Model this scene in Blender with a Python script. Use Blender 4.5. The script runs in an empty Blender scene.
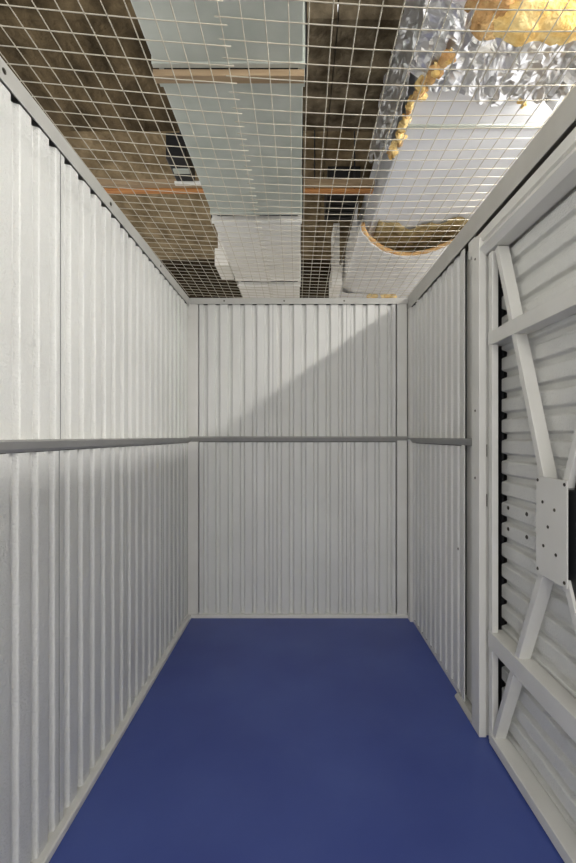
import bpy, bmesh, math, random
from mathutils import Vector, noise
random.seed(7)
SC = bpy.context.scene
COL = SC.collection

# ------------------------------------------------------------------ camera
EYE = 1.361
FPX = 421.0
cam_d = bpy.data.cameras.new('camera')
cam = bpy.data.objects.new('camera', cam_d)
COL.objects.link(cam)
cam.location = (0, 0, EYE)
cam.rotation_euler = (math.pi / 2, 0, 0)
cam_d.sensor_fit = 'VERTICAL'
cam_d.sensor_height = 36.0
cam_d.sensor_width = 36.0
cam_d.lens = FPX / 863 * 36.0
cam_d.shift_x = -(297.5 - 288) / 863
cam_d.shift_y = (436.5 - 431.5) / 863
cam_d.clip_start = 0.02
SC.camera = cam

# ------------------------------------------------------------------ world + exposure
w = bpy.data.worlds.new('hall_daylight')
SC.world = w
w.use_nodes = True
bg = w.node_tree.nodes['Background']
bg.inputs['Color'].default_value = (1.0, 0.99, 0.975, 1)
bg.inputs['Strength'].default_value = 1.3
LAMP_STRENGTH = 165.0
# added fill light behind the viewer, brightens the interior (its housing is built further down)
FILL_POS = (0.0, -1.15, 3.05)
pd_ = bpy.data.lights.new('fill_light', 'AREA')
pd_.shape = 'RECTANGLE'
pd_.size = 1.2
pd_.size_y = 0.6
pd_.energy = 16
pd_.color = (1.0, 0.97, 0.93)
pl_o = bpy.data.objects.new('fill_light', pd_)
COL.objects.link(pl_o)
pl_o.location = FILL_POS
pl_o.rotation_euler = (math.radians(38), 0, 0)
SC.view_settings.view_transform = 'Standard'
SC.view_settings.look = 'None'
SC.view_settings.gamma = 1.0
SC.view_settings.use_curve_mapping = False
SC.view_settings.exposure = 0.66

# ------------------------------------------------------------------ materials
def s2l(c):
    return tuple(((v / 255) / 12.92 if v / 255 <= 0.04045 else ((v / 255 + 0.055) / 1.055) ** 2.4) for v in c) + (1,)

def mat(name, rgb, rough=0.5, metal=0.0, noise_scale=None, rgb2=None, lo=0.4, hi=0.6, bump=0.0, bump_scale=None,
        stretch=(1, 1, 1), spec=0.5, detail=4.0, bump_dist=0.01):
    m = bpy.data.materials.new(name)
    m.use_nodes = True
    nt = m.node_tree
    b = nt.nodes['Principled BSDF']
    b.inputs['Base Color'].default_value = s2l(rgb)
    b.inputs['Roughness'].default_value = rough
    b.inputs['Metallic'].default_value = metal
    b.inputs['Specular IOR Level'].default_value = spec
    tc = nt.nodes.new('ShaderNodeTexCoord')
    mp = nt.nodes.new('ShaderNodeMapping')
    mp.inputs['Scale'].default_value = stretch
    nt.links.new(tc.outputs['Object'], mp.inputs['Vector'])
    if noise_scale:
        n = nt.nodes.new('ShaderNodeTexNoise')
        n.inputs['Scale'].default_value = noise_scale
        n.inputs['Detail'].default_value = detail
        nt.links.new(mp.outputs['Vector'], n.inputs['Vector'])
        r = nt.nodes.new('ShaderNodeValToRGB')
        r.color_ramp.elements[0].position = lo
        r.color_ramp.elements[1].position = hi
        r.color_ramp.elements[0].color = s2l(rgb)
        r.color_ramp.elements[1].color = s2l(rgb2 or rgb)
        nt.links.new(n.outputs['Fac'], r.inputs['Fac'])
        nt.links.new(r.outputs['Color'], b.inputs['Base Color'])
    if bump:
        n2 = nt.nodes.new('ShaderNodeTexNoise')
        n2.inputs['Scale'].default_value = bump_scale or 60
        n2.inputs['Detail'].default_value = 3
        nt.links.new(tc.outputs['Object'], n2.inputs['Vector'])
        bp = nt.nodes.new('ShaderNodeBump')
        bp.inputs['Strength'].default_value = bump
        bp.inputs['Distance'].default_value = bump_dist
        nt.links.new(n2.outputs['Fac'], bp.inputs['Height'])
        nt.links.new(bp.outputs['Normal'], b.inputs['Normal'])
    return m

M = {}
M['sheet'] = mat('embossed_grey_white_sheet', (214, 214, 210), 0.42, 0.0, 3.0, (222, 222, 218), 0.3, 0.7,
                 bump=0.8, bump_scale=130, bump_dist=0.005)
M['frame'] = mat('light_grey_painted_steel', (214, 213, 207), 0.38, 0.0, 6.0, (220, 219, 214), 0.35, 0.7)
M['rail'] = mat('grey_painted_rail', (178, 177, 171), 0.42, 0.0, 8.0, (186, 185, 180), 0.3, 0.7)
M['midrail'] = mat('darker_grey_girt', (150, 149, 144), 0.5, 0.0, 8.0, (160, 159, 154), 0.3, 0.7)
M['floor'] = mat('blue_floor_paint', (54, 71, 143), 0.40, 0.0, 1.7, (71, 89, 158), 0.3, 0.72, bump=0.12,
                 bump_scale=90, bump_dist=0.003)
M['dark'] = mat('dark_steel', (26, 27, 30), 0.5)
M['screw'] = mat('screw_metal', (92, 88, 80), 0.35, 0.8)
M['wire'] = mat('galvanised_wire', (186, 179, 162), 0.55, 0.0)
M['galv'] = mat('galvanised_grey_green', (168, 174, 165), 0.5, 0.05, 5.0, (192, 196, 187), 0.3, 0.7, detail=8)
M['galv_white'] = mat('pale_whitish_duct', (222, 220, 213), 0.55, 0.0, 7.0, (236, 234, 228), 0.35, 0.65,
                      stretch=(0.4, 3, 1))
M['galv_blue'] = mat('bright_galvanised_sheet', (206, 208, 213), 0.45, 0.05, 4.0, (218, 219, 222), 0.35, 0.65)
M['concrete'] = mat('brown_stained_concrete', (64, 55, 40), 0.95, 0.0, 5.0, (114, 99, 75), 0.36, 0.68,
                    bump=0.6, bump_scale=25, stretch=(1.6, 0.7, 1), spec=0.1, detail=10, bump_dist=0.03)
M['concrete_pale'] = mat('pale_brown_concrete', (112, 97, 73), 0.95, 0.0, 7.0, (152, 135, 106), 0.36, 0.66,
                         bump=0.6, bump_scale=25, stretch=(1.2, 0.8, 1), spec=0.1, detail=10, bump_dist=0.03)
M['concrete_grey'] = mat('grey_brown_spotted_concrete', (84, 74, 58), 0.95, 0.0, 8.0, (150, 136, 112), 0.38, 0.72,
                         bump=0.6, bump_scale=25, stretch=(1.0, 1.0, 1), spec=0.1, detail=12, bump_dist=0.03)
M['concrete_dark'] = mat('shaded_recess_concrete', (40, 33, 24), 0.95, 0.0, 6.0, (66, 54, 38), 0.35, 0.7,
                         bump=0.5, bump_scale=25, spec=0.1, detail=10)  # dark tone stands in for the weak light in the deck recesses
M['timber'] = mat('orange_brown_timber', (176, 112, 58), 0.7, 0.0, 9.0, (204, 146, 84), 0.35, 0.65, stretch=(0.3, 5, 5))
M['batten'] = mat('tan_batten', (142, 120, 92), 0.75, 0.0, 12.0, (164, 142, 112), 0.3, 0.7, stretch=(0.4, 4, 4))
M['foil'] = mat('crumpled_foil', (212, 212, 214), 0.28, 0.8)
M['foil_white'] = mat('white_foil_jacket', (236, 236, 236), 0.4, 0.15)
M['wool'] = mat('yellow_glass_wool', (214, 172, 98), 0.95, 0.0, 14.0, (236, 212, 152), 0.35, 0.65, bump=0.9,
                bump_scale=60, spec=0.1, detail=8)
M['wool_rim'] = mat('browned_glass_wool', (184, 140, 92), 0.95, 0.0, 16.0, (212, 178, 126), 0.35, 0.65, bump=0.9,
                    bump_scale=70, spec=0.1)
M['wool_olive'] = mat('dark_olive_glass_wool', (118, 104, 72), 0.95, 0.0, 16.0, (172, 152, 108), 0.35, 0.65, bump=0.9, bump_scale=70, spec=0.1)  # darker olive than the other wool
M['black'] = mat('black_box_metal', (16, 16, 18), 0.5)
M['mist'] = mat('dark_hall_wall', (30, 28, 26), 0.9)
m = bpy.data.materials.new('fluorescent_tube_glow')
m.use_nodes = True
b = m.node_tree.nodes['Principled BSDF']
b.inputs['Emission Color'].default_value = (1.0, 0.975, 0.93, 1)
b.inputs['Emission Strength'].default_value = LAMP_STRENGTH
M['tube'] = m

# ------------------------------------------------------------------ helpers
class MB:
    """collects shapes for ONE mesh object"""
    def __init__(s):
        s.v, s.f = [], []
    def poly(s, vs, fs):
        o = len(s.v)
        s.v += [tuple(p) for p in vs]
        s.f += [tuple(i + o for i in f) for f in fs]
        return s
    def box(s, x0, x1, y0, y1, z0, z1):
        vs = [(x, y, z) for x in (x0, x1) for y in (y0, y1) for z in (z0, z1)]
        return s.poly(vs, [(0, 1, 3, 2), (4, 6, 7, 5), (0, 4, 5, 1), (2, 3, 7, 6), (0, 2, 6, 4), (1, 5, 7, 3)])
    def prism(s, pts, axis, a0, a1):
        """2D profile swept along an axis: x -> (y,z); y -> (x,z); z -> (x,y)"""
        n = len(pts)
        def p3(p, a):
            return {'x': (a, p[0], p[1]), 'y': (p[0], a, p[1]), 'z': (p[0], p[1], a)}[axis]
        vs = [p3(p, a0) for p in pts] + [p3(p, a1) for p in pts]
        fs = [(i, (i + 1) % n, n + (i + 1) % n, n + i) for i in range(n)]
        fs += [tuple(range(n - 1, -1, -1)), tuple(range(n, 2 * n))]
        return s.poly(vs, fs)
    def cyl(s, a, b_, r, n=10):
        a, b_ = Vector(a), Vector(b_)
        d = (b_ - a).normalized()
        u = d.orthogonal().normalized()
        t = d.cross(u)
        ring = [u * math.cos(2 * math.pi * i / n) * r + t * math.sin(2 * math.pi * i / n) * r for i in range(n)]
        vs = [a + q for q in ring] + [b_ + q for q in ring]
        fs = [(i, (i + 1) % n, n + (i + 1) % n, n + i) for i in range(n)]
        fs += [tuple(range(n - 1, -1, -1)), tuple(range(n, 2 * n))]
        return s.poly(vs, fs)
    def tube(s, pts, r, n=5):
        pts = [Vector(p) for p in pts]
        vs, fs = [], []
        for i, p in enumerate(pts):
            d = (pts[min(i + 1, len(pts) - 1)] - pts[max(i - 1, 0)]).normalized()
            u = d.cross(Vector((0, 0, 1))).normalized() if abs(d.z) < 0.9 else d.orthogonal().normalized()
            t = d.cross(u)
            for k in range(n):
                an = 2 * math.pi * k / n
                vs.append(p + u * math.cos(an) * r + t * math.sin(an) * r)
        for i in range(len(pts) - 1):
            for k in range(n):
                fs.append((i * n + k, i * n + (k + 1) % n, (i + 1) * n + (k + 1) % n, (i + 1) * n + k))
        fs += [tuple(range(n - 1, -1, -1)), tuple(range((len(pts) - 1) * n, len(pts) * n))]
        return s.poly(vs, fs)
    def grid(s, fn, nu, nv):
        vs = [fn(i / nu, j / nv) for i in range(nu + 1) for j in range(nv + 1)]
        k = nv + 1
        fs = [(i * k + j, i * k + j + 1, (i + 1) * k + j + 1, (i + 1) * k + j) for i in range(nu) for j in range(nv)]
        return s.poly(vs, fs)
    def build(s, name, material, parent=None, bevel=0.0, solid=0.0, smooth=False, loc=None):
        me = bpy.data.meshes.new(name)
        me.from_pydata(s.v, [], s.f)
        bm = bmesh.new()
        bm.from_mesh(me)
        bmesh.ops.recalc_face_normals(bm, faces=bm.faces)
        bm.to_mesh(me)
        bm.free()
        me.materials.append(M[material] if isinstance(material, str) else material)
        if smooth:
            for p in me.polygons:
                p.use_smooth = True
        o = bpy.data.objects.new(name, me)
        COL.objects.link(o)
        if parent:
            o.parent = parent
        if solid:
            md = o.modifiers.new('thickness', 'SOLIDIFY')
            md.thickness = solid
            md.offset = 0
        if bevel:
            md = o.modifiers.new('edges', 'BEVEL')
            md.width = bevel
            md.segments = 2
            md.limit_method = 'ANGLE'
        if loc:
            o.location = loc
        return o

def thing(name, label=None, cat=None, group=None, kind=None):
    o = bpy.data.objects.new(name, None)
    COL.objects.link(o)
    o.empty_display_size = 0.1
    return tag(o, label, cat, group, kind)

def tag(o, label=None, cat=None, group=None, kind=None):
    if label: o['label'] = label
    if cat: o['category'] = cat
    if group: o['group'] = group
    if kind: o['kind'] = kind
    return o

PITCH = 0.0925
def rib_profile(nr, depth=0.017):
    """corrugation: crest (towards the room) centred on the joint, valley half a pitch on; returns (u, d)"""
    out = []
    c, sl, r = 0.0265, 0.0085, 0.0025
    for k in range(nr):
        u = k * PITCH
        if k == 0:
            out.append((u, 0))
        v0, v1 = u + c + sl, u + PITCH - c - sl
        out += [(u + c - r, 0), (u + c + r * .6, depth * .12), (v0 - r * .6, depth * .88), (v0 + r, depth),
                (v1 - r, depth), (v1 + r * .6, depth * .88), (u + PITCH - c - r * .6, depth * .12), (u + PITCH - c + r, 0)]
    out.append((nr * PITCH, 0))
    return out

def sheet(name, parent, place, nr, z0, z1, depth=0.017, gap=0.0012):
    pr = rib_profile(nr, depth)
    pr[0] = (gap, 0)
    pr[-1] = (nr * PITCH - gap, 0)
    mb = MB()
    n = len(pr)
    vs = [place(u, d, z0) for u, d in pr] + [place(u, d, z1) for u, d in pr]
    mb.poly(vs, [(i, i + 1, n + i + 1, n + i) for i in range(n - 1)])
    return mb.build(name, 'sheet', parent, solid=0.0014)

def screw(parent, p, axis, r=0.005, t=0.004, m_='screw'):
    p = Vector(p)
    d = Vector(axis)
    mb = MB().cyl(p, p + d * t, r, 8)
    mb.cyl(p, p + d * t * .35, r * 1.5, 10)
    return mb.build('screw', m_, parent)

# ------------------------------------------------------------------ floor
XL, XR, YB, YF = -0.812, 0.83, 3.165, -0.45
fl = MB().box(-0.93, 0.97, YF - 0.05, 3.26, -0.06, 0.0).build('floor', 'floor')
tag(fl, 'smooth floor painted deep blue with a dull sheen', 'floor', kind='structure')
hf = MB().box(-3.6, 3.6, -2.5, 8.0, -0.12, -0.062).build('floor_hall', 'concrete_pale')
tag(hf, 'bare concrete hall floor outside the storage unit', 'floor', kind='structure')

# ------------------------------------------------------------------ left wall
wl = thing('wall_left', 'long corrugated white-grey metal wall with a horizontal rail, opposite the braced door', 'wall', kind='structure')
seams = [1.452 + 0.555 * k for k in range(-3, 4)]
left_edges = seams[:-1]
pl = lambda y0, xo: (lambda u, d, z: (xo - d, y0 + u, z))
for y0 in left_edges:
    sheet('panel', wl, pl(y0, -0.822), 6, 0.026, 1.312, gap=0.0028)
    sheet('panel', wl, pl(y0, -0.818), 6, 1.336, 2.338, gap=0.0028)
# base track: low angle with a lip on the floor
MB().prism([(-0.794, 0.001), (-0.794, 0.022), (-0.800, 0.026), (-0.846, 0.026), (-0.846, 0.001)], 'y', -0.22, 3.16).build('base_track', 'frame', wl)
MB().prism([(-0.846, 1.352), (-0.792, 1.352), (-0.792, 1.346), (-0.806, 1.324), (-0.820, 1.314), (-0.846, 1.314)], 'y', -0.22, 3.158).build('mid_rail', 'midrail', wl)
MB().prism([(-0.812, 2.342), (-0.812, 2.400), (-0.900, 2.400), (-0.900, 2.397), (-0.8155, 2.397), (-0.8155, 2.342)], 'y', -0.22, 3.20).build('top_rail', 'rail', wl)
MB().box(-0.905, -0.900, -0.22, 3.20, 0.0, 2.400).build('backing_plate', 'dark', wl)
MB().box(-0.868, -0.822, 3.128, 3.162, 0.0, 2.34).build('corner_post', 'frame', wl)
for y in (0.50, 1.165, 1.83, 2.5):
    screw(wl, (-0.812, y, 2.372), (1, 0, 0), 0.0055, 0.003)

# ------------------------------------------------------------------ back wall
wb = thing('wall_back', 'narrow corrugated metal end wall facing the viewer', 'wall', kind='structure')
pb = lambda x0, yo: (lambda u, d, z: (x0 + u, yo + d, z))
x = -0.740
for nr in (6, 6, 4):
    sheet('panel', wb, pb(x, 3.172), nr, 0.024, 1.318, depth=0.021)
    sheet('panel', wb, pb(x, 3.168), nr, 1.352, 2.355, depth=0.021)
    x += nr * PITCH
MB().box(-0.868, -0.747, 3.166, 3.190, 0.0, 2.36).build('corner_post', 'frame', wb, bevel=0.002)
MB().box(0.747, 0.822, 3.160, 3.190, 0.0, 2.36).build('corner_post', 'frame', wb, bevel=0.002)
MB().prism([(3.20, 1.362), (3.148, 1.362), (3.148, 1.352), (3.158, 1.334), (3.166, 1.322), (3.20, 1.322)], 'x', -0.81, 0.83).build('mid_rail', 'midrail', wb)
MB().prism([(3.157, 2.355), (3.157, 2.400), (3.25, 2.400), (3.25, 2.396), (3.161, 2.396), (3.161, 2.355)], 'x', -0.812, 0.83).build('top_rail', 'rail', wb)
MB().prism([(3.150, 0.001), (3.150, 0.016), (3.154, 0.024), (3.196, 0.024), (3.196, 0.001)], 'x', -0.794, 0.852).build('base_track', 'frame', wb)
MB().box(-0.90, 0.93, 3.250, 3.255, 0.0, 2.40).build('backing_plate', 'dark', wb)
for x in (-0.55, -0.1, 0.35):
    screw(wb, (x, 3.157, 2.378), (0, -1, 0), 0.0045, 0.003)

# ------------------------------------------------------------------ right wall (short corrugated bay + door frame)
wr = thing('wall_right', 'short corrugated metal bay and door jamb, on the braced door side', 'wall', kind='structure')
prr = lambda y0, xo: (lambda u, d, z: (xo + d, y0 + u, z))
for y0, nr in ((2.160, 4), (2.160 + 4 * PITCH, 6)):
    sheet('panel', wr, prr(y0, 0.846), nr, 0.028, 1.312, depth=0.010)
    sheet('panel', wr, prr(y0, 0.846), nr, 1.345, 2.313, depth=0.010)
MB().box(0.826, 0.868, 3.088, 3.158, 0.0, 2.312).build('corner_post', 'frame', wr, bevel=0.002)
MB().box(0.840, 0.847, 2.125, 2.158, 0.012, 2.31).build('edge_trim', 'frame', wr, bevel=0.0015)
MB().box(0.870, 0.878, 1.985, 2.165, 0.026, 2.31).build('recessed_strip', 'frame', wr)
MB().box(0.868, 0.874, 2.166, 2.19, 0.03, 2.31).build('joint_gap', 'dark', wr)
MB().prism([(0.874, 1.352), (0.822, 1.352), (0.822, 1.346), (0.834, 1.326), (0.842, 1.316), (0.874, 1.316)], 'y', 1.972, 3.15).build('mid_rail', 'midrail', wr)
MB().prism([(0.830, 2.309), (0.830, 2.410), (0.962, 2.410), (0.962, 2.406), (0.8335, 2.406), (0.8335, 2.309)], 'y', -0.22, 3.22).build('top_rail', 'rail', wr)
MB().prism([(0.848, 0.001), (0.848, 0.024), (0.856, 0.028), (0.874, 0.028), (0.874, 0.001)], 'y', 2.20, 3.15).build('base_track', 'frame', wr)
MB().prism([(0.822, 0.001), (0.822, 0.010), (0.836, 0.024), (0.880, 0.024), (0.880, 0.001)], 'y', 1.97, 2.20).build('threshold_angle', 'rail', wr)
MB().box(0.962, 0.967, -0.22, 3.25, 2.10, 2.41).build('backing_plate', 'black', wr)  # black colour stands in for the shade inside the rail channel
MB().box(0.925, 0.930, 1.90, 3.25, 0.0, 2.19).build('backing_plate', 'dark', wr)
MB().prism([(0.821, 1.902), (0.855, 1.902), (0.855, 1.915), (0.880, 1.915), (0.880, 1.985), (0.821, 1.985)], 'z', 0.0, 2.262).build('door_jamb', 'frame', wr, bevel=0.004)
MB().prism([(0.818, 0.30), (0.855, 0.30), (0.855, 0.40), (0.818, 0.40)], 'z', 0.0, 2.262).build('door_jamb', 'frame', wr, bevel=0.004)
# header over the door: upper board, tilted bright step, lower board
MB().prism([(0.832, 2.288), (0.832, 2.246), (0.844, 2.242), (0.822, 2.208), (0.826, 2.204), (0.848, 2.182), (0.910, 2.182), (0.910, 2.288)], 'y', 0.30, 1.985).build('door_header', 'frame', wr, bevel=0.0015)
MB().box(0.836, 0.868, 1.985, 2.06, 2.225, 2.305).build('header_bracket', 'frame', wr, bevel=0.002)
for z in (2.06, 1.36, 1.05):
    screw(wr, (0.821, 1.945, z + 0.12), (-1, 0, 0), 0.004, 0.0025)
for z0 in (1.27, 1.045):
    MB().box(0.8535, 0.8565, 1.9005, 1.9035, z0, z0 + 0.055).build('strike_slot', 'screw', wr)
screw(wr, (0.8455, 2.215, 0.77), (-1, 0, 0), 0.005, 0.003)
# bays of the same wall in front of the door (behind the viewer)
sheet('panel', wr, prr(-0.26, 0.846), 6, 0.012, 2.318)

# ------------------------------------------------------------------ door
dr = thing('door_1', 'horizontally corrugated metal door with crossed steel braces and a bolted centre plate', 'door', kind='structure')
DX0, DX1 = 0.853, 0.915
Y_FAR, Y_NEAR = 1.878, 0.42
def hbar(z0, z1, name, y0=Y_NEAR, y1=Y_FAR):
    return MB().box(DX0 - 0.004, DX1, y0, y1, z0, z1).build(name, 'frame', dr, bevel=0.0025)
MB().box(DX0, DX1 - 0.034, 1.846, 1.880, 0.012, 2.176).build('stile', 'frame', dr, bevel=0.0025)
MB().box(DX0, DX1 - 0.012, Y_NEAR, Y_NEAR + .034, 0.012, 2.176).build('stile', 'frame', dr, bevel=0.0025)
hbar(1.764, 1.824, 'cross_rail')
hbar(0.424, 0.500, 'cross_rail')
MB().box(DX0 - 0.006, DX1, Y_NEAR, 1.862, 0.008, 0.052).build('bottom_rail', 'frame', dr, bevel=0.0025)
def brace(a, b_, w_=0.028):
    (ya, za), (yb, zb) = a, b_
    d = Vector((0, yb - ya, zb - za)).normalized()
    nrm = Vector((0, -d.z, d.y)) * w_ / 2
    A, B = Vector((0, ya, za)), Vector((0, yb, zb))
    vs = []
    for X in (DX0 + 0.002, DX1 - 0.012):
        for P, s in ((A, 1), (A, -1), (B, -1), (B, 1)):
            q = P + nrm * s
            vs.append((X, q.y, q.z))
    MB().poly(vs, [(0, 1, 2, 3), (4, 7, 6, 5), (0, 4, 5, 1), (1, 5, 6, 2), (2, 6, 7, 3), (3, 7, 4, 0)]).build('brace', 'frame', dr, bevel=0.002)
brace((1.812, 2.172), (1.468, 1.20))
brace((1.472, 0.90), (1.842, 0.045))
brace((1.35, 1.20), (1.006, 2.172))
brace((1.346, 0.90), (0.976, 0.045))
pt = MB().box(DX0 - 0.006, DX0 - 0.001, 1.324, 1.494, 0.880, 1.222).build('centre_plate', 'frame', dr, bevel=0.001)
pt['label'] = 'flat pale plate with nine bolts'
for y, z in ((1.484, 1.208), (1.336, 1.208), (1.484, 0.896), (1.336, 0.896), (1.455, 1.135), (1.388, 1.118),
             (1.424, 1.055), (1.450, 0.985), (1.380, 0.972)):
    screw(pt, (DX0 - 0.006, y, z), (-1, 0, 0), 0.004, 0.0025)
# horizontal corrugated cladding in three strips
def hsheet(z0, nr, y0, y1):
    pr = rib_profile(nr, 0.024)
    n = len(pr)
    vs = [(DX1 + 0.004 + d, y0, z0 + u) for u, d in pr] + [(DX1 + 0.004 + d, y1, z0 + u) for u, d in pr]
    mb = MB().poly(vs, [(i, i + 1, n + i + 1, n + i) for i in range(n - 1)])
    return mb.build('cladding_sheet', 'sheet', dr, solid=0.0014)
for z0, nr in ((0.02, 8), (0.02 + 8 * PITCH, 8), (0.02 + 16 * PITCH, 8)):
    hsheet(z0, nr, Y_NEAR, 1.893)
MB().box(0.955, 0.961, 1.70, 2.12, 0.0, 2.20).build('light_block_strip', 'dark', dr)  # dark strip added to block outside light in the gap beside the stile
for y in (1.834, 1.686):
    for z in (1.050, 0.958):
        screw(dr, (DX1 + 0.004, y, z), (-1, 0, 0), 0.006, 0.004)
dk = MB().prism([(1.44, 1.18), (1.44, 0.92), (1.335, 0.90), (1.25, 0.70), (1.10, 0.70), (1.10, 1.42), (1.245, 1.42), (1.32, 1.19)], 'x', DX0 + 0.012, DX1 + 0.003).build('shade_block', 'dark', dr, bevel=0.004)  # shade behind the plate and between the braces, built as a dark block
dk['label'] = 'dark block standing in for the shade behind the centre plate'

# ------------------------------------------------------------------ wire mesh over the room
def mesh_panel(x0, x1, y0, y1, z, yoff, slope, label):
    t = thing('wire_mesh_panel', label, 'wire mesh', 'welded mesh laid over the room')
    P = 0.0578
    rnd = random.Random(int(x0 * 100))
    def zz(x_, y_):
        s = math.sin(math.pi * min(max((x_ - XL) / (XR - XL), 0), 1))
        return z - 0.016 * s + 0.005 * math.sin(y_ * 3.1 + x_ * 2.0)
    def ysh(x_):
        return slope * (x_ - x0) + 0.008 * math.sin((x_ - x0) * 3.0)
    n = int((x1 - x0) / P)
    for k in range(n + 1):
        X = x0 + k * P
        ph = rnd.uniform(0, 6)
        pts = [(X + 0.004 * math.sin(yy * 2.2 + ph), yy + ysh(X), zz(X, yy)) for yy in [y0 + (y1 - y0) * i / 10 for i in range(11)]]
        MB().tube(pts, 0.0016).build('wire', 'wire', t, smooth=True)
    m_ = int((y1 - y0) / P)
    for k in range(m_ + 1):
        Y = y0 + yoff + k * P
        dy = rnd.uniform(-0.003, 0.003)
        pts = [(X, Y + dy + ysh(X), zz(X, Y) + 0.0034) for X in [x0 - 0.01 + (x1 - x0 + 0.02) * i / 8 for i in range(9)]]
        MB().tube(pts, 0.0016).build('wire', 'wire', t, smooth=True)
    return t
mesh_panel(-0.825, -0.19, 0.40, 3.20, 2.424, 0.0, 0.055, 'square wire mesh sheet on the left, beneath brown concrete')
mesh_panel(-0.200, 0.85, 0.40, 3.20, 2.433, 0.030, 0.045, 'square wire mesh sheet on the right, beneath the ducts')

# ------------------------------------------------------------------ building above: concrete deck
cl = thing('ceiling', 'brown stained concrete deck high above the wire mesh', 'ceiling', kind='structure')
xj = [-3.6, -0.39, 0.21, 0.81, 3.6]
for i in range(len(xj) - 1):
    MB().box(xj[i] + 0.004, xj[i + 1] - 0.004, 2.16, 2.95, 3.50 + 0.006 * (i % 2), 3.62).build('concrete_plank', 'concrete_grey' if i else 'concrete', cl)
    MB().box(xj[i] + 0.004, xj[i + 1] - 0.004, 2.96, 5.1, 3.50 + 0.006 * ((i + 1) % 2), 3.62).build('concrete_plank', 'concrete_pale', cl)
MB().box(-3.6, 3.6, -2.5, 2.20, 3.62, 3.70).build('upper_slab', 'concrete_dark', cl)
MB().box(-3.6, 3.6, 5.0, 8.0, 3.95, 4.02).build('upper_slab', 'concrete_dark', cl)
MB().box(-3.6, 3.6, 5.1, 5.14, 3.51, 3.95).build('slab_edge', 'concrete_dark', cl)
for y in (5.6, 6.3, 7.0):
    MB().box(-3.6, 3.6, y, y + 0.12, 3.70, 3.95).build('joist', 'concrete_dark', cl)
hw = MB().box(-3.6, 3.6, 8.0, 8.05, -0.06, 4.0).build('wall_hall_back', 'mist')
tag(hw, 'dark far wall of the hall behind the unit', 'wall', kind='structure')

# timber across
tb = thing('timber_beam', 'orange-brown timber crossing above the grey-green duct', 'beam')
MB().box(-2.4, 0.535, 2.905, 2.95, 3.10, 3.14).build('upper_board', 'batten', tb, bevel=0.003)
MB().box(-2.4, 0.535, 2.955, 3.005, 3.092, 3.14).build('lower_board', 'timber', tb, bevel=0.003)
for x in (-1.9, -0.62, 0.12, 0.40):
    MB().cyl((x, 2.95, 3.10), (x, 2.95, 3.51), 0.005, 6).build('hanger_rod', 'dark', tb)

# black junction box by the duct
jb = thing('junction_box', 'black metal box with pale lip beside the grey-green duct', 'box')
MB().box(-0.815, -0.690, 2.60, 2.84, 3.08, 3.24).build('body', 'black', jb, bevel=0.006)
MB().box(-0.83, -0.655, 2.84, 2.86, 3.065, 3.085).build('lip', 'galv_white', jb)
MB().box(-0.80, -0.70, 2.70, 2.74, 3.070, 3.08).build('clamp', 'galv', jb)
MB().cyl((-0.75, 2.72, 3.24), (-0.75, 2.72, 3.51), 0.012, 8).build('hanger_rod', 'dark', jb)
vb = thing('air_grille_box', 'square black box on the concrete deck between the two ducts', 'box')
MB().box(0.24, 0.50, 3.33, 3.78, 3.30, 3.50).build('body', 'black', vb, bevel=0.004)
for k in range(5):
    MB().box(0.25, 0.49, 3.37 + k * 0.085, 3.40 + k * 0.085, 3.292, 3.30).build('slat', 'dark', vb)

# ------------------------------------------------------------------ grey-green rectangular duct
du = thing('air_duct', 'grey-green rectangular sheet metal duct running lengthwise above the mesh', 'duct')
DL, DR_, DZ = -0.557, 0.022, 2.811
def duct_section(y0, y1, m_, dz=0.0, dxl=0.0):
    x0, x1 = DL + dxl, DR_
    mb = MB().box(x0, x1, y0, y1, DZ + dz, DZ + dz + 0.235)
    o = mb.build('duct_section', m_, du, bevel=0.004)
    for yy in (y0 + 0.012, y1 - 0.012):
        MB().box(x0 - 0.008, x1 + 0.008, yy - 0.010, yy + 0.010, DZ + dz - 0.007, DZ + dz + 0.24).build('flange', m_, o)
    return o
duct_section(0.2, 1.650, 'galv')
duct_section(1.715, 2.745, 'galv')
duct_section(2.825, 3.90, 'galv_white', -0.004, -0.012)
duct_section(4.03, 5.6, 'galv_white', -0.004, -0.012)
MB().box(DL + .02, DR_ - .02, 0.2, 5.6, DZ + 0.03, DZ + 0.20).build('shade_core', 'black', du)  # black core put in as the shade in the gaps between sections
MB().box(DL - 0.012, DR_ + 0.005, 1.652, 1.690, DZ - 0.034, DZ - 0.008).build('support_batten', 'batten', du, bevel=0.002)
for yy in (1.70, 2.79, 4.02):
    for xx in (DL - 0.012, DR_ + 0.012):
        MB().cyl((xx, yy, DZ), (xx, yy, 3.51), 0.004, 6).build('hanger_rod', 'dark', du)
sb = MB().box(-0.72, -0.60, 3.66, 4.00, 2.85, 3.0).box(-0.70, -0.62, 3.70, 3.96, 3.0, 3.49).build('return_box', 'galv_white', bevel=0.004)
tag(sb, 'small pale box hanging left of the pale far duct sections', 'box')
sb = MB().box(0.34, 0.44, 4.15, 4.55, 2.86, 3.05).box(0.36, 0.42, 4.2, 4.5, 3.05, 3.49).build('return_box', 'galv_white', bevel=0.004)
tag(sb, 'small white box just left of the far foil-wrapped duct end', 'box')

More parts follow.
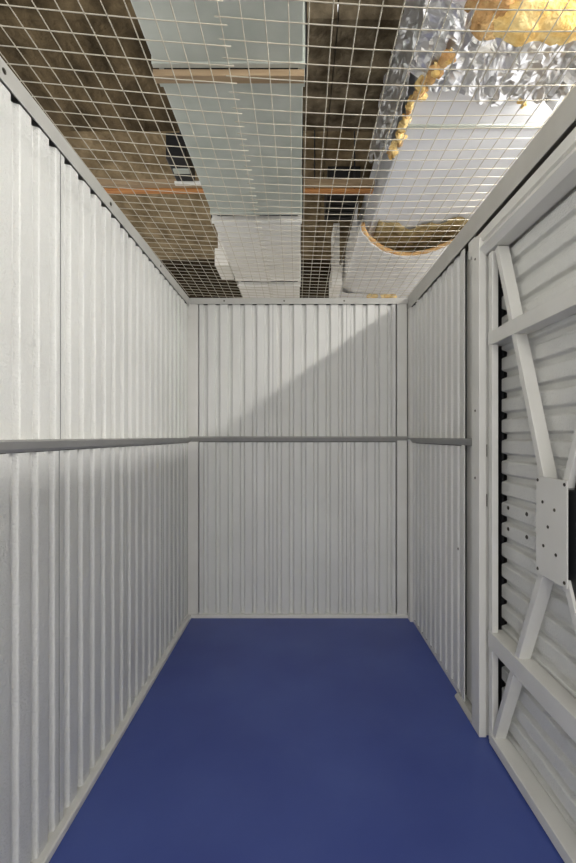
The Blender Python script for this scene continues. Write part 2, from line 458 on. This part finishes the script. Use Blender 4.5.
# ------------------------------------------------------------------ insulated duct on the right
iz = thing('insulated_duct', 'foil-wrapped duct with torn yellow insulation and a bare metal middle', 'duct')
IX0, IX1, IZ = 0.555, 1.36, 2.961
MB().box(IX0, IX1, 0.95, 2.16, IZ, IZ + 0.40).build('duct_section', 'galv_blue', iz, bevel=0.005)
MB().box(IX0, IX1, 2.175, 5.2, IZ, IZ + 0.40).build('duct_section', 'galv_blue', iz, bevel=0.005)
MB().box(IX0 - .004, IX1, 2.158, 2.180, IZ - 0.006, IZ + 0.40).build('duct_seam', 'galv', iz)

def crum(p, sc, amp, seed=0.0):
    q = Vector((p[0] * sc * 1.25, p[1] * sc * 0.5, p[2] * sc * 0.8)) + Vector((seed, seed * 1.7, -seed))
    a = noise.noise(q)
    b_ = abs(noise.noise(q * 2.3))
    c_ = abs(noise.noise(q * 5.1))
    return amp * (a * 0.7 + (0.5 - b_) * 0.9 + (0.3 - c_) * 0.5)

def wrap(name, m_, path, y0, y1, amp, sc, nu, nv, seed, yfn=None, solid=0.003, smooth=False, sag=None):
    """jacket: a path in (x,z) swept along y, crumpled"""
    L = [0]
    for a, b_ in zip(path, path[1:]):
        L.append(L[-1] + math.dist(a, b_))
    def at(t):
        s = t * L[-1]
        for i in range(len(path) - 1):
            if s <= L[i + 1] + 1e-9:
                f = (s - L[i]) / (L[i + 1] - L[i])
                return [path[i][k] + (path[i + 1][k] - path[i][k]) * f for k in (0, 1)]
        return list(path[-1])
    def fn(u, v):
        X, Z = at(u)
        a0, a1 = (yfn(u, X, Z) if yfn else (y0, y1))
        Y = a0 + (a1 - a0) * v
        if sag:
            Z -= sag(u, v, X)
        p = (X, Y, Z)
        return (X - abs(crum(p, sc, amp * .7, seed + 3)), Y + crum(p, sc, amp * .6, seed + 9), Z - abs(crum(p, sc, amp, seed)))
    return MB().grid(fn, nu, nv).build(name, m_, iz, solid=solid, smooth=smooth)

# near foil band under the duct (between bare sheet and yellow torn end)
wrap('foil_band', 'foil', [(0.47, 3.05), (0.475, 2.93), (0.54, 2.895), (0.9, 2.885), (1.40, 2.89)], 1.53, 1.90, 0.06, 6.5, 60, 30, 1.0,
     yfn=lambda u, X, Z: (1.50 + 0.03 * math.sin(X * 9), 1.855 + 0.05 * math.sin(X * 7 + 1) + 0.02 * math.sin(X * 23)))
# foil flap peeled along the duct's side
wrap('foil_flap', 'foil', [(0.505, 3.36), (0.490, 3.2), (0.485, 3.05), (0.50, 2.93)], 1.35, 2.75, 0.06, 7, 26, 60, 4.0,
     yfn=lambda u, X, Z: (1.30 + (Z - 2.9) * 1.2, 2.26 + 0.50 * min(1, (Z - 2.9) / 0.32) + 0.05 * math.sin(Z * 40)))
# yellow torn insulation, nearest end
def lump(name, m_, cx, cy, cz, rx, ry, rz, amp, sc, seed, nu=28, nv=14):
    def fn(u, v):
        th, ph = 2 * math.pi * u, math.pi * (v - 0.5)
        p = Vector((cx + rx * math.cos(ph) * math.cos(th), cy + ry * math.cos(ph) * math.sin(th), cz + rz * math.sin(ph)))
        nrm = Vector((math.cos(ph) * math.cos(th), math.cos(ph) * math.sin(th), math.sin(ph)))
        return p + nrm * noise.noise(p * sc + Vector((seed, 0, seed))) * amp
    return MB().grid(fn, nu, nv).build(name, m_, iz, smooth=True)
wrap('torn_insulation', 'wool', [(0.66, 2.93), (0.69, 2.87), (0.78, 2.835), (1.1, 2.83), (1.42, 2.84)], 1.36, 1.545, 0.035, 8, 40, 16, 7.0,
     solid=0.02, smooth=True, sag=lambda u, v, X: 0.03 * math.sin(v * math.pi) - 0.11 * (1 - v) ** 2)
wrap('torn_insulation', 'wool_rim', [(0.63, 2.96), (0.66, 2.87), (0.72, 2.845), (0.74, 2.85)], 1.40, 1.56, 0.03, 9, 14, 12, 8.0, solid=0.02, smooth=True)
# ragged yellow tufts along the torn edge of the foil
rt = random.Random(3)
tuft_line = [(0.60, 1.64, 2.85), (0.56, 1.72, 2.86), (0.545, 1.80, 2.88), (0.555, 1.87, 2.925), (0.545, 2.0, 2.95), (0.54, 2.15, 2.955),
             (0.535, 2.3, 2.96), (0.525, 2.42, 2.97)]
for i in range(26):
    t = i / 25 * (len(tuft_line) - 1)
    k = min(int(t), len(tuft_line) - 2)
    p = Vector(tuft_line[k]).lerp(Vector(tuft_line[k + 1]), t - k)
    r_ = rt.uniform(0.014, 0.03) * (1.1 if k in (2, 3) else 0.85)
    lump('wool_tuft', rt.choice(['wool', 'wool_rim', 'wool']), p.x + rt.uniform(-.012, .018), p.y, p.z, r_, r_ * 1.5, r_ * .6, 0.03, 34, i * 3.1, 14, 8)
for i in range(14):
    x_ = rt.choice([rt.uniform(0.76, 0.86), rt.uniform(0.96, 1.08)])
    r_ = rt.uniform(0.012, 0.028)
    lump('wool_tuft', rt.choice(['wool', 'wool_rim']), x_, rt.uniform(1.87, 1.91) + max(0, x_ - 0.96) * rt.uniform(0, .9), 2.94, r_, r_ * 1.4, r_ * .6, 0.03, 34, 80 + i * 3.1, 14, 8)

wrap('wool_layer', 'wool_olive', [(0.60, 2.955), (0.9, 2.952), (1.40, 2.955)], 3.06, 4.0, 0.02, 8, 40, 12, 21.0,
     yfn=lambda u, X, Z: (3.12 + 0.06 * math.sin(X * 9) + 0.03 * math.sin(X * 31), 4.0), solid=0.004, smooth=True)
# far wrap: sagging jacket with a browned rim facing the viewer
def sagf(u, v, X):
    t = (X - 0.46) / 0.94
    return 0.085 * math.sin(math.pi * min(max(t * 0.95, 0), 1)) * (1 - 0.5 * v)
def yfar(u, X, Z):
    return (3.16 + 0.24 * math.sin(math.pi * min(max((X - 0.46) / 0.78, 0), 1)) + (0.25 if Z > 3.0 else 0), 4.42)
wrap('foil_jacket', 'foil_white', [(0.50, 3.30), (0.475, 3.0), (0.485, 2.93), (0.56, 2.905), (0.9, 2.90), (1.42, 2.90)], 3.46, 4.5, 0.018, 6, 50, 36, 12.0,
     yfn=yfar, sag=sagf, smooth=True)
wrap('wool_layer', 'wool_rim', [(0.500, 3.0), (0.504, 2.95), (0.57, 2.922), (0.9, 2.917), (1.42, 2.917)], 3.45, 3.60, 0.012, 8, 50, 4, 13.0,
     yfn=lambda u, X, Z: (yfar(u, X, Z)[0] - 0.012, 3.9), sag=sagf, solid=0.026, smooth=True)
wrap('foil_jacket', 'foil_white', [(0.50, 3.30), (0.49, 2.95), (0.56, 2.93), (0.9, 2.925), (1.42, 2.925)], 4.6, 5.3, 0.02, 6, 40, 16, 17.0, smooth=True)
for i, (x_, y_) in enumerate(((0.93, 4.46), (1.0, 4.52), (0.80, 4.50))):
    lump('wool_tuft', 'wool', x_, y_, 2.86, 0.06, 0.04, 0.03, 0.03, 20, 40 + i, 14, 8)
for yy in (2.9, 4.3):
    for xx in (IX0 + 0.03, IX1 - 0.05):
        MB().cyl((xx, yy, IZ + 0.35), (xx, yy, 3.51), 0.005, 6).build('hanger_rod', 'dark', iz)

# ------------------------------------------------------------------ strip lamp in the aisle on the right
LX, LZ = 1.50, 2.41 + 0.705 * (1.50 - 0.83)
lp = thing('strip_lamp', 'bare fluorescent strip lamp hanging over the aisle beyond the door', 'lamp')
MB().cyl((LX, 0.45, LZ), (LX, 1.95, LZ), 0.022, 12).build('tube', 'tube', lp, smooth=True)
MB().box(LX - 0.03, LX + 0.03, 0.40, 2.00, LZ + 0.06, LZ + 0.11).build('housing', 'frame', lp)
for yy in (0.43, 1.97):
    MB().box(LX - 0.02, LX + 0.02, yy - 0.015, yy + 0.015, LZ - 0.025, LZ + 0.06).build('lamp_holder', 'frame', lp)
    MB().cyl((LX, yy, LZ + 0.11), (LX, yy, 3.62), 0.004, 6).build('hanger_rod', 'dark', lp)

# ------------------------------------------------------------------ housing of the added fill light behind the viewer
pn = thing('fill_light_housing', 'tilted rectangular fill light added behind the viewer to brighten the room', 'lamp')
pn.location = FILL_POS
pn.rotation_euler = (math.radians(38), 0, 0)
MB().box(-0.64, 0.64, -0.34, 0.34, 0.012, 0.05).build('housing', 'frame', pn, bevel=0.004)
for a_ in ((-0.64, -0.61, -0.34, 0.34), (0.61, 0.64, -0.34, 0.34), (-0.61, 0.61, -0.34, -0.31), (-0.61, 0.61, 0.31, 0.34)):
    MB().box(*a_, -0.01, 0.012).build('bezel', 'frame', pn)
for sx in (-0.55, 0.55):
    p = pn.matrix_basis.inverted() @ Vector((sx, -1.15, 3.63))
    MB().cyl((sx, 0, 0.05), p, 0.004, 6).build('hanger_rod', 'dark', pn)
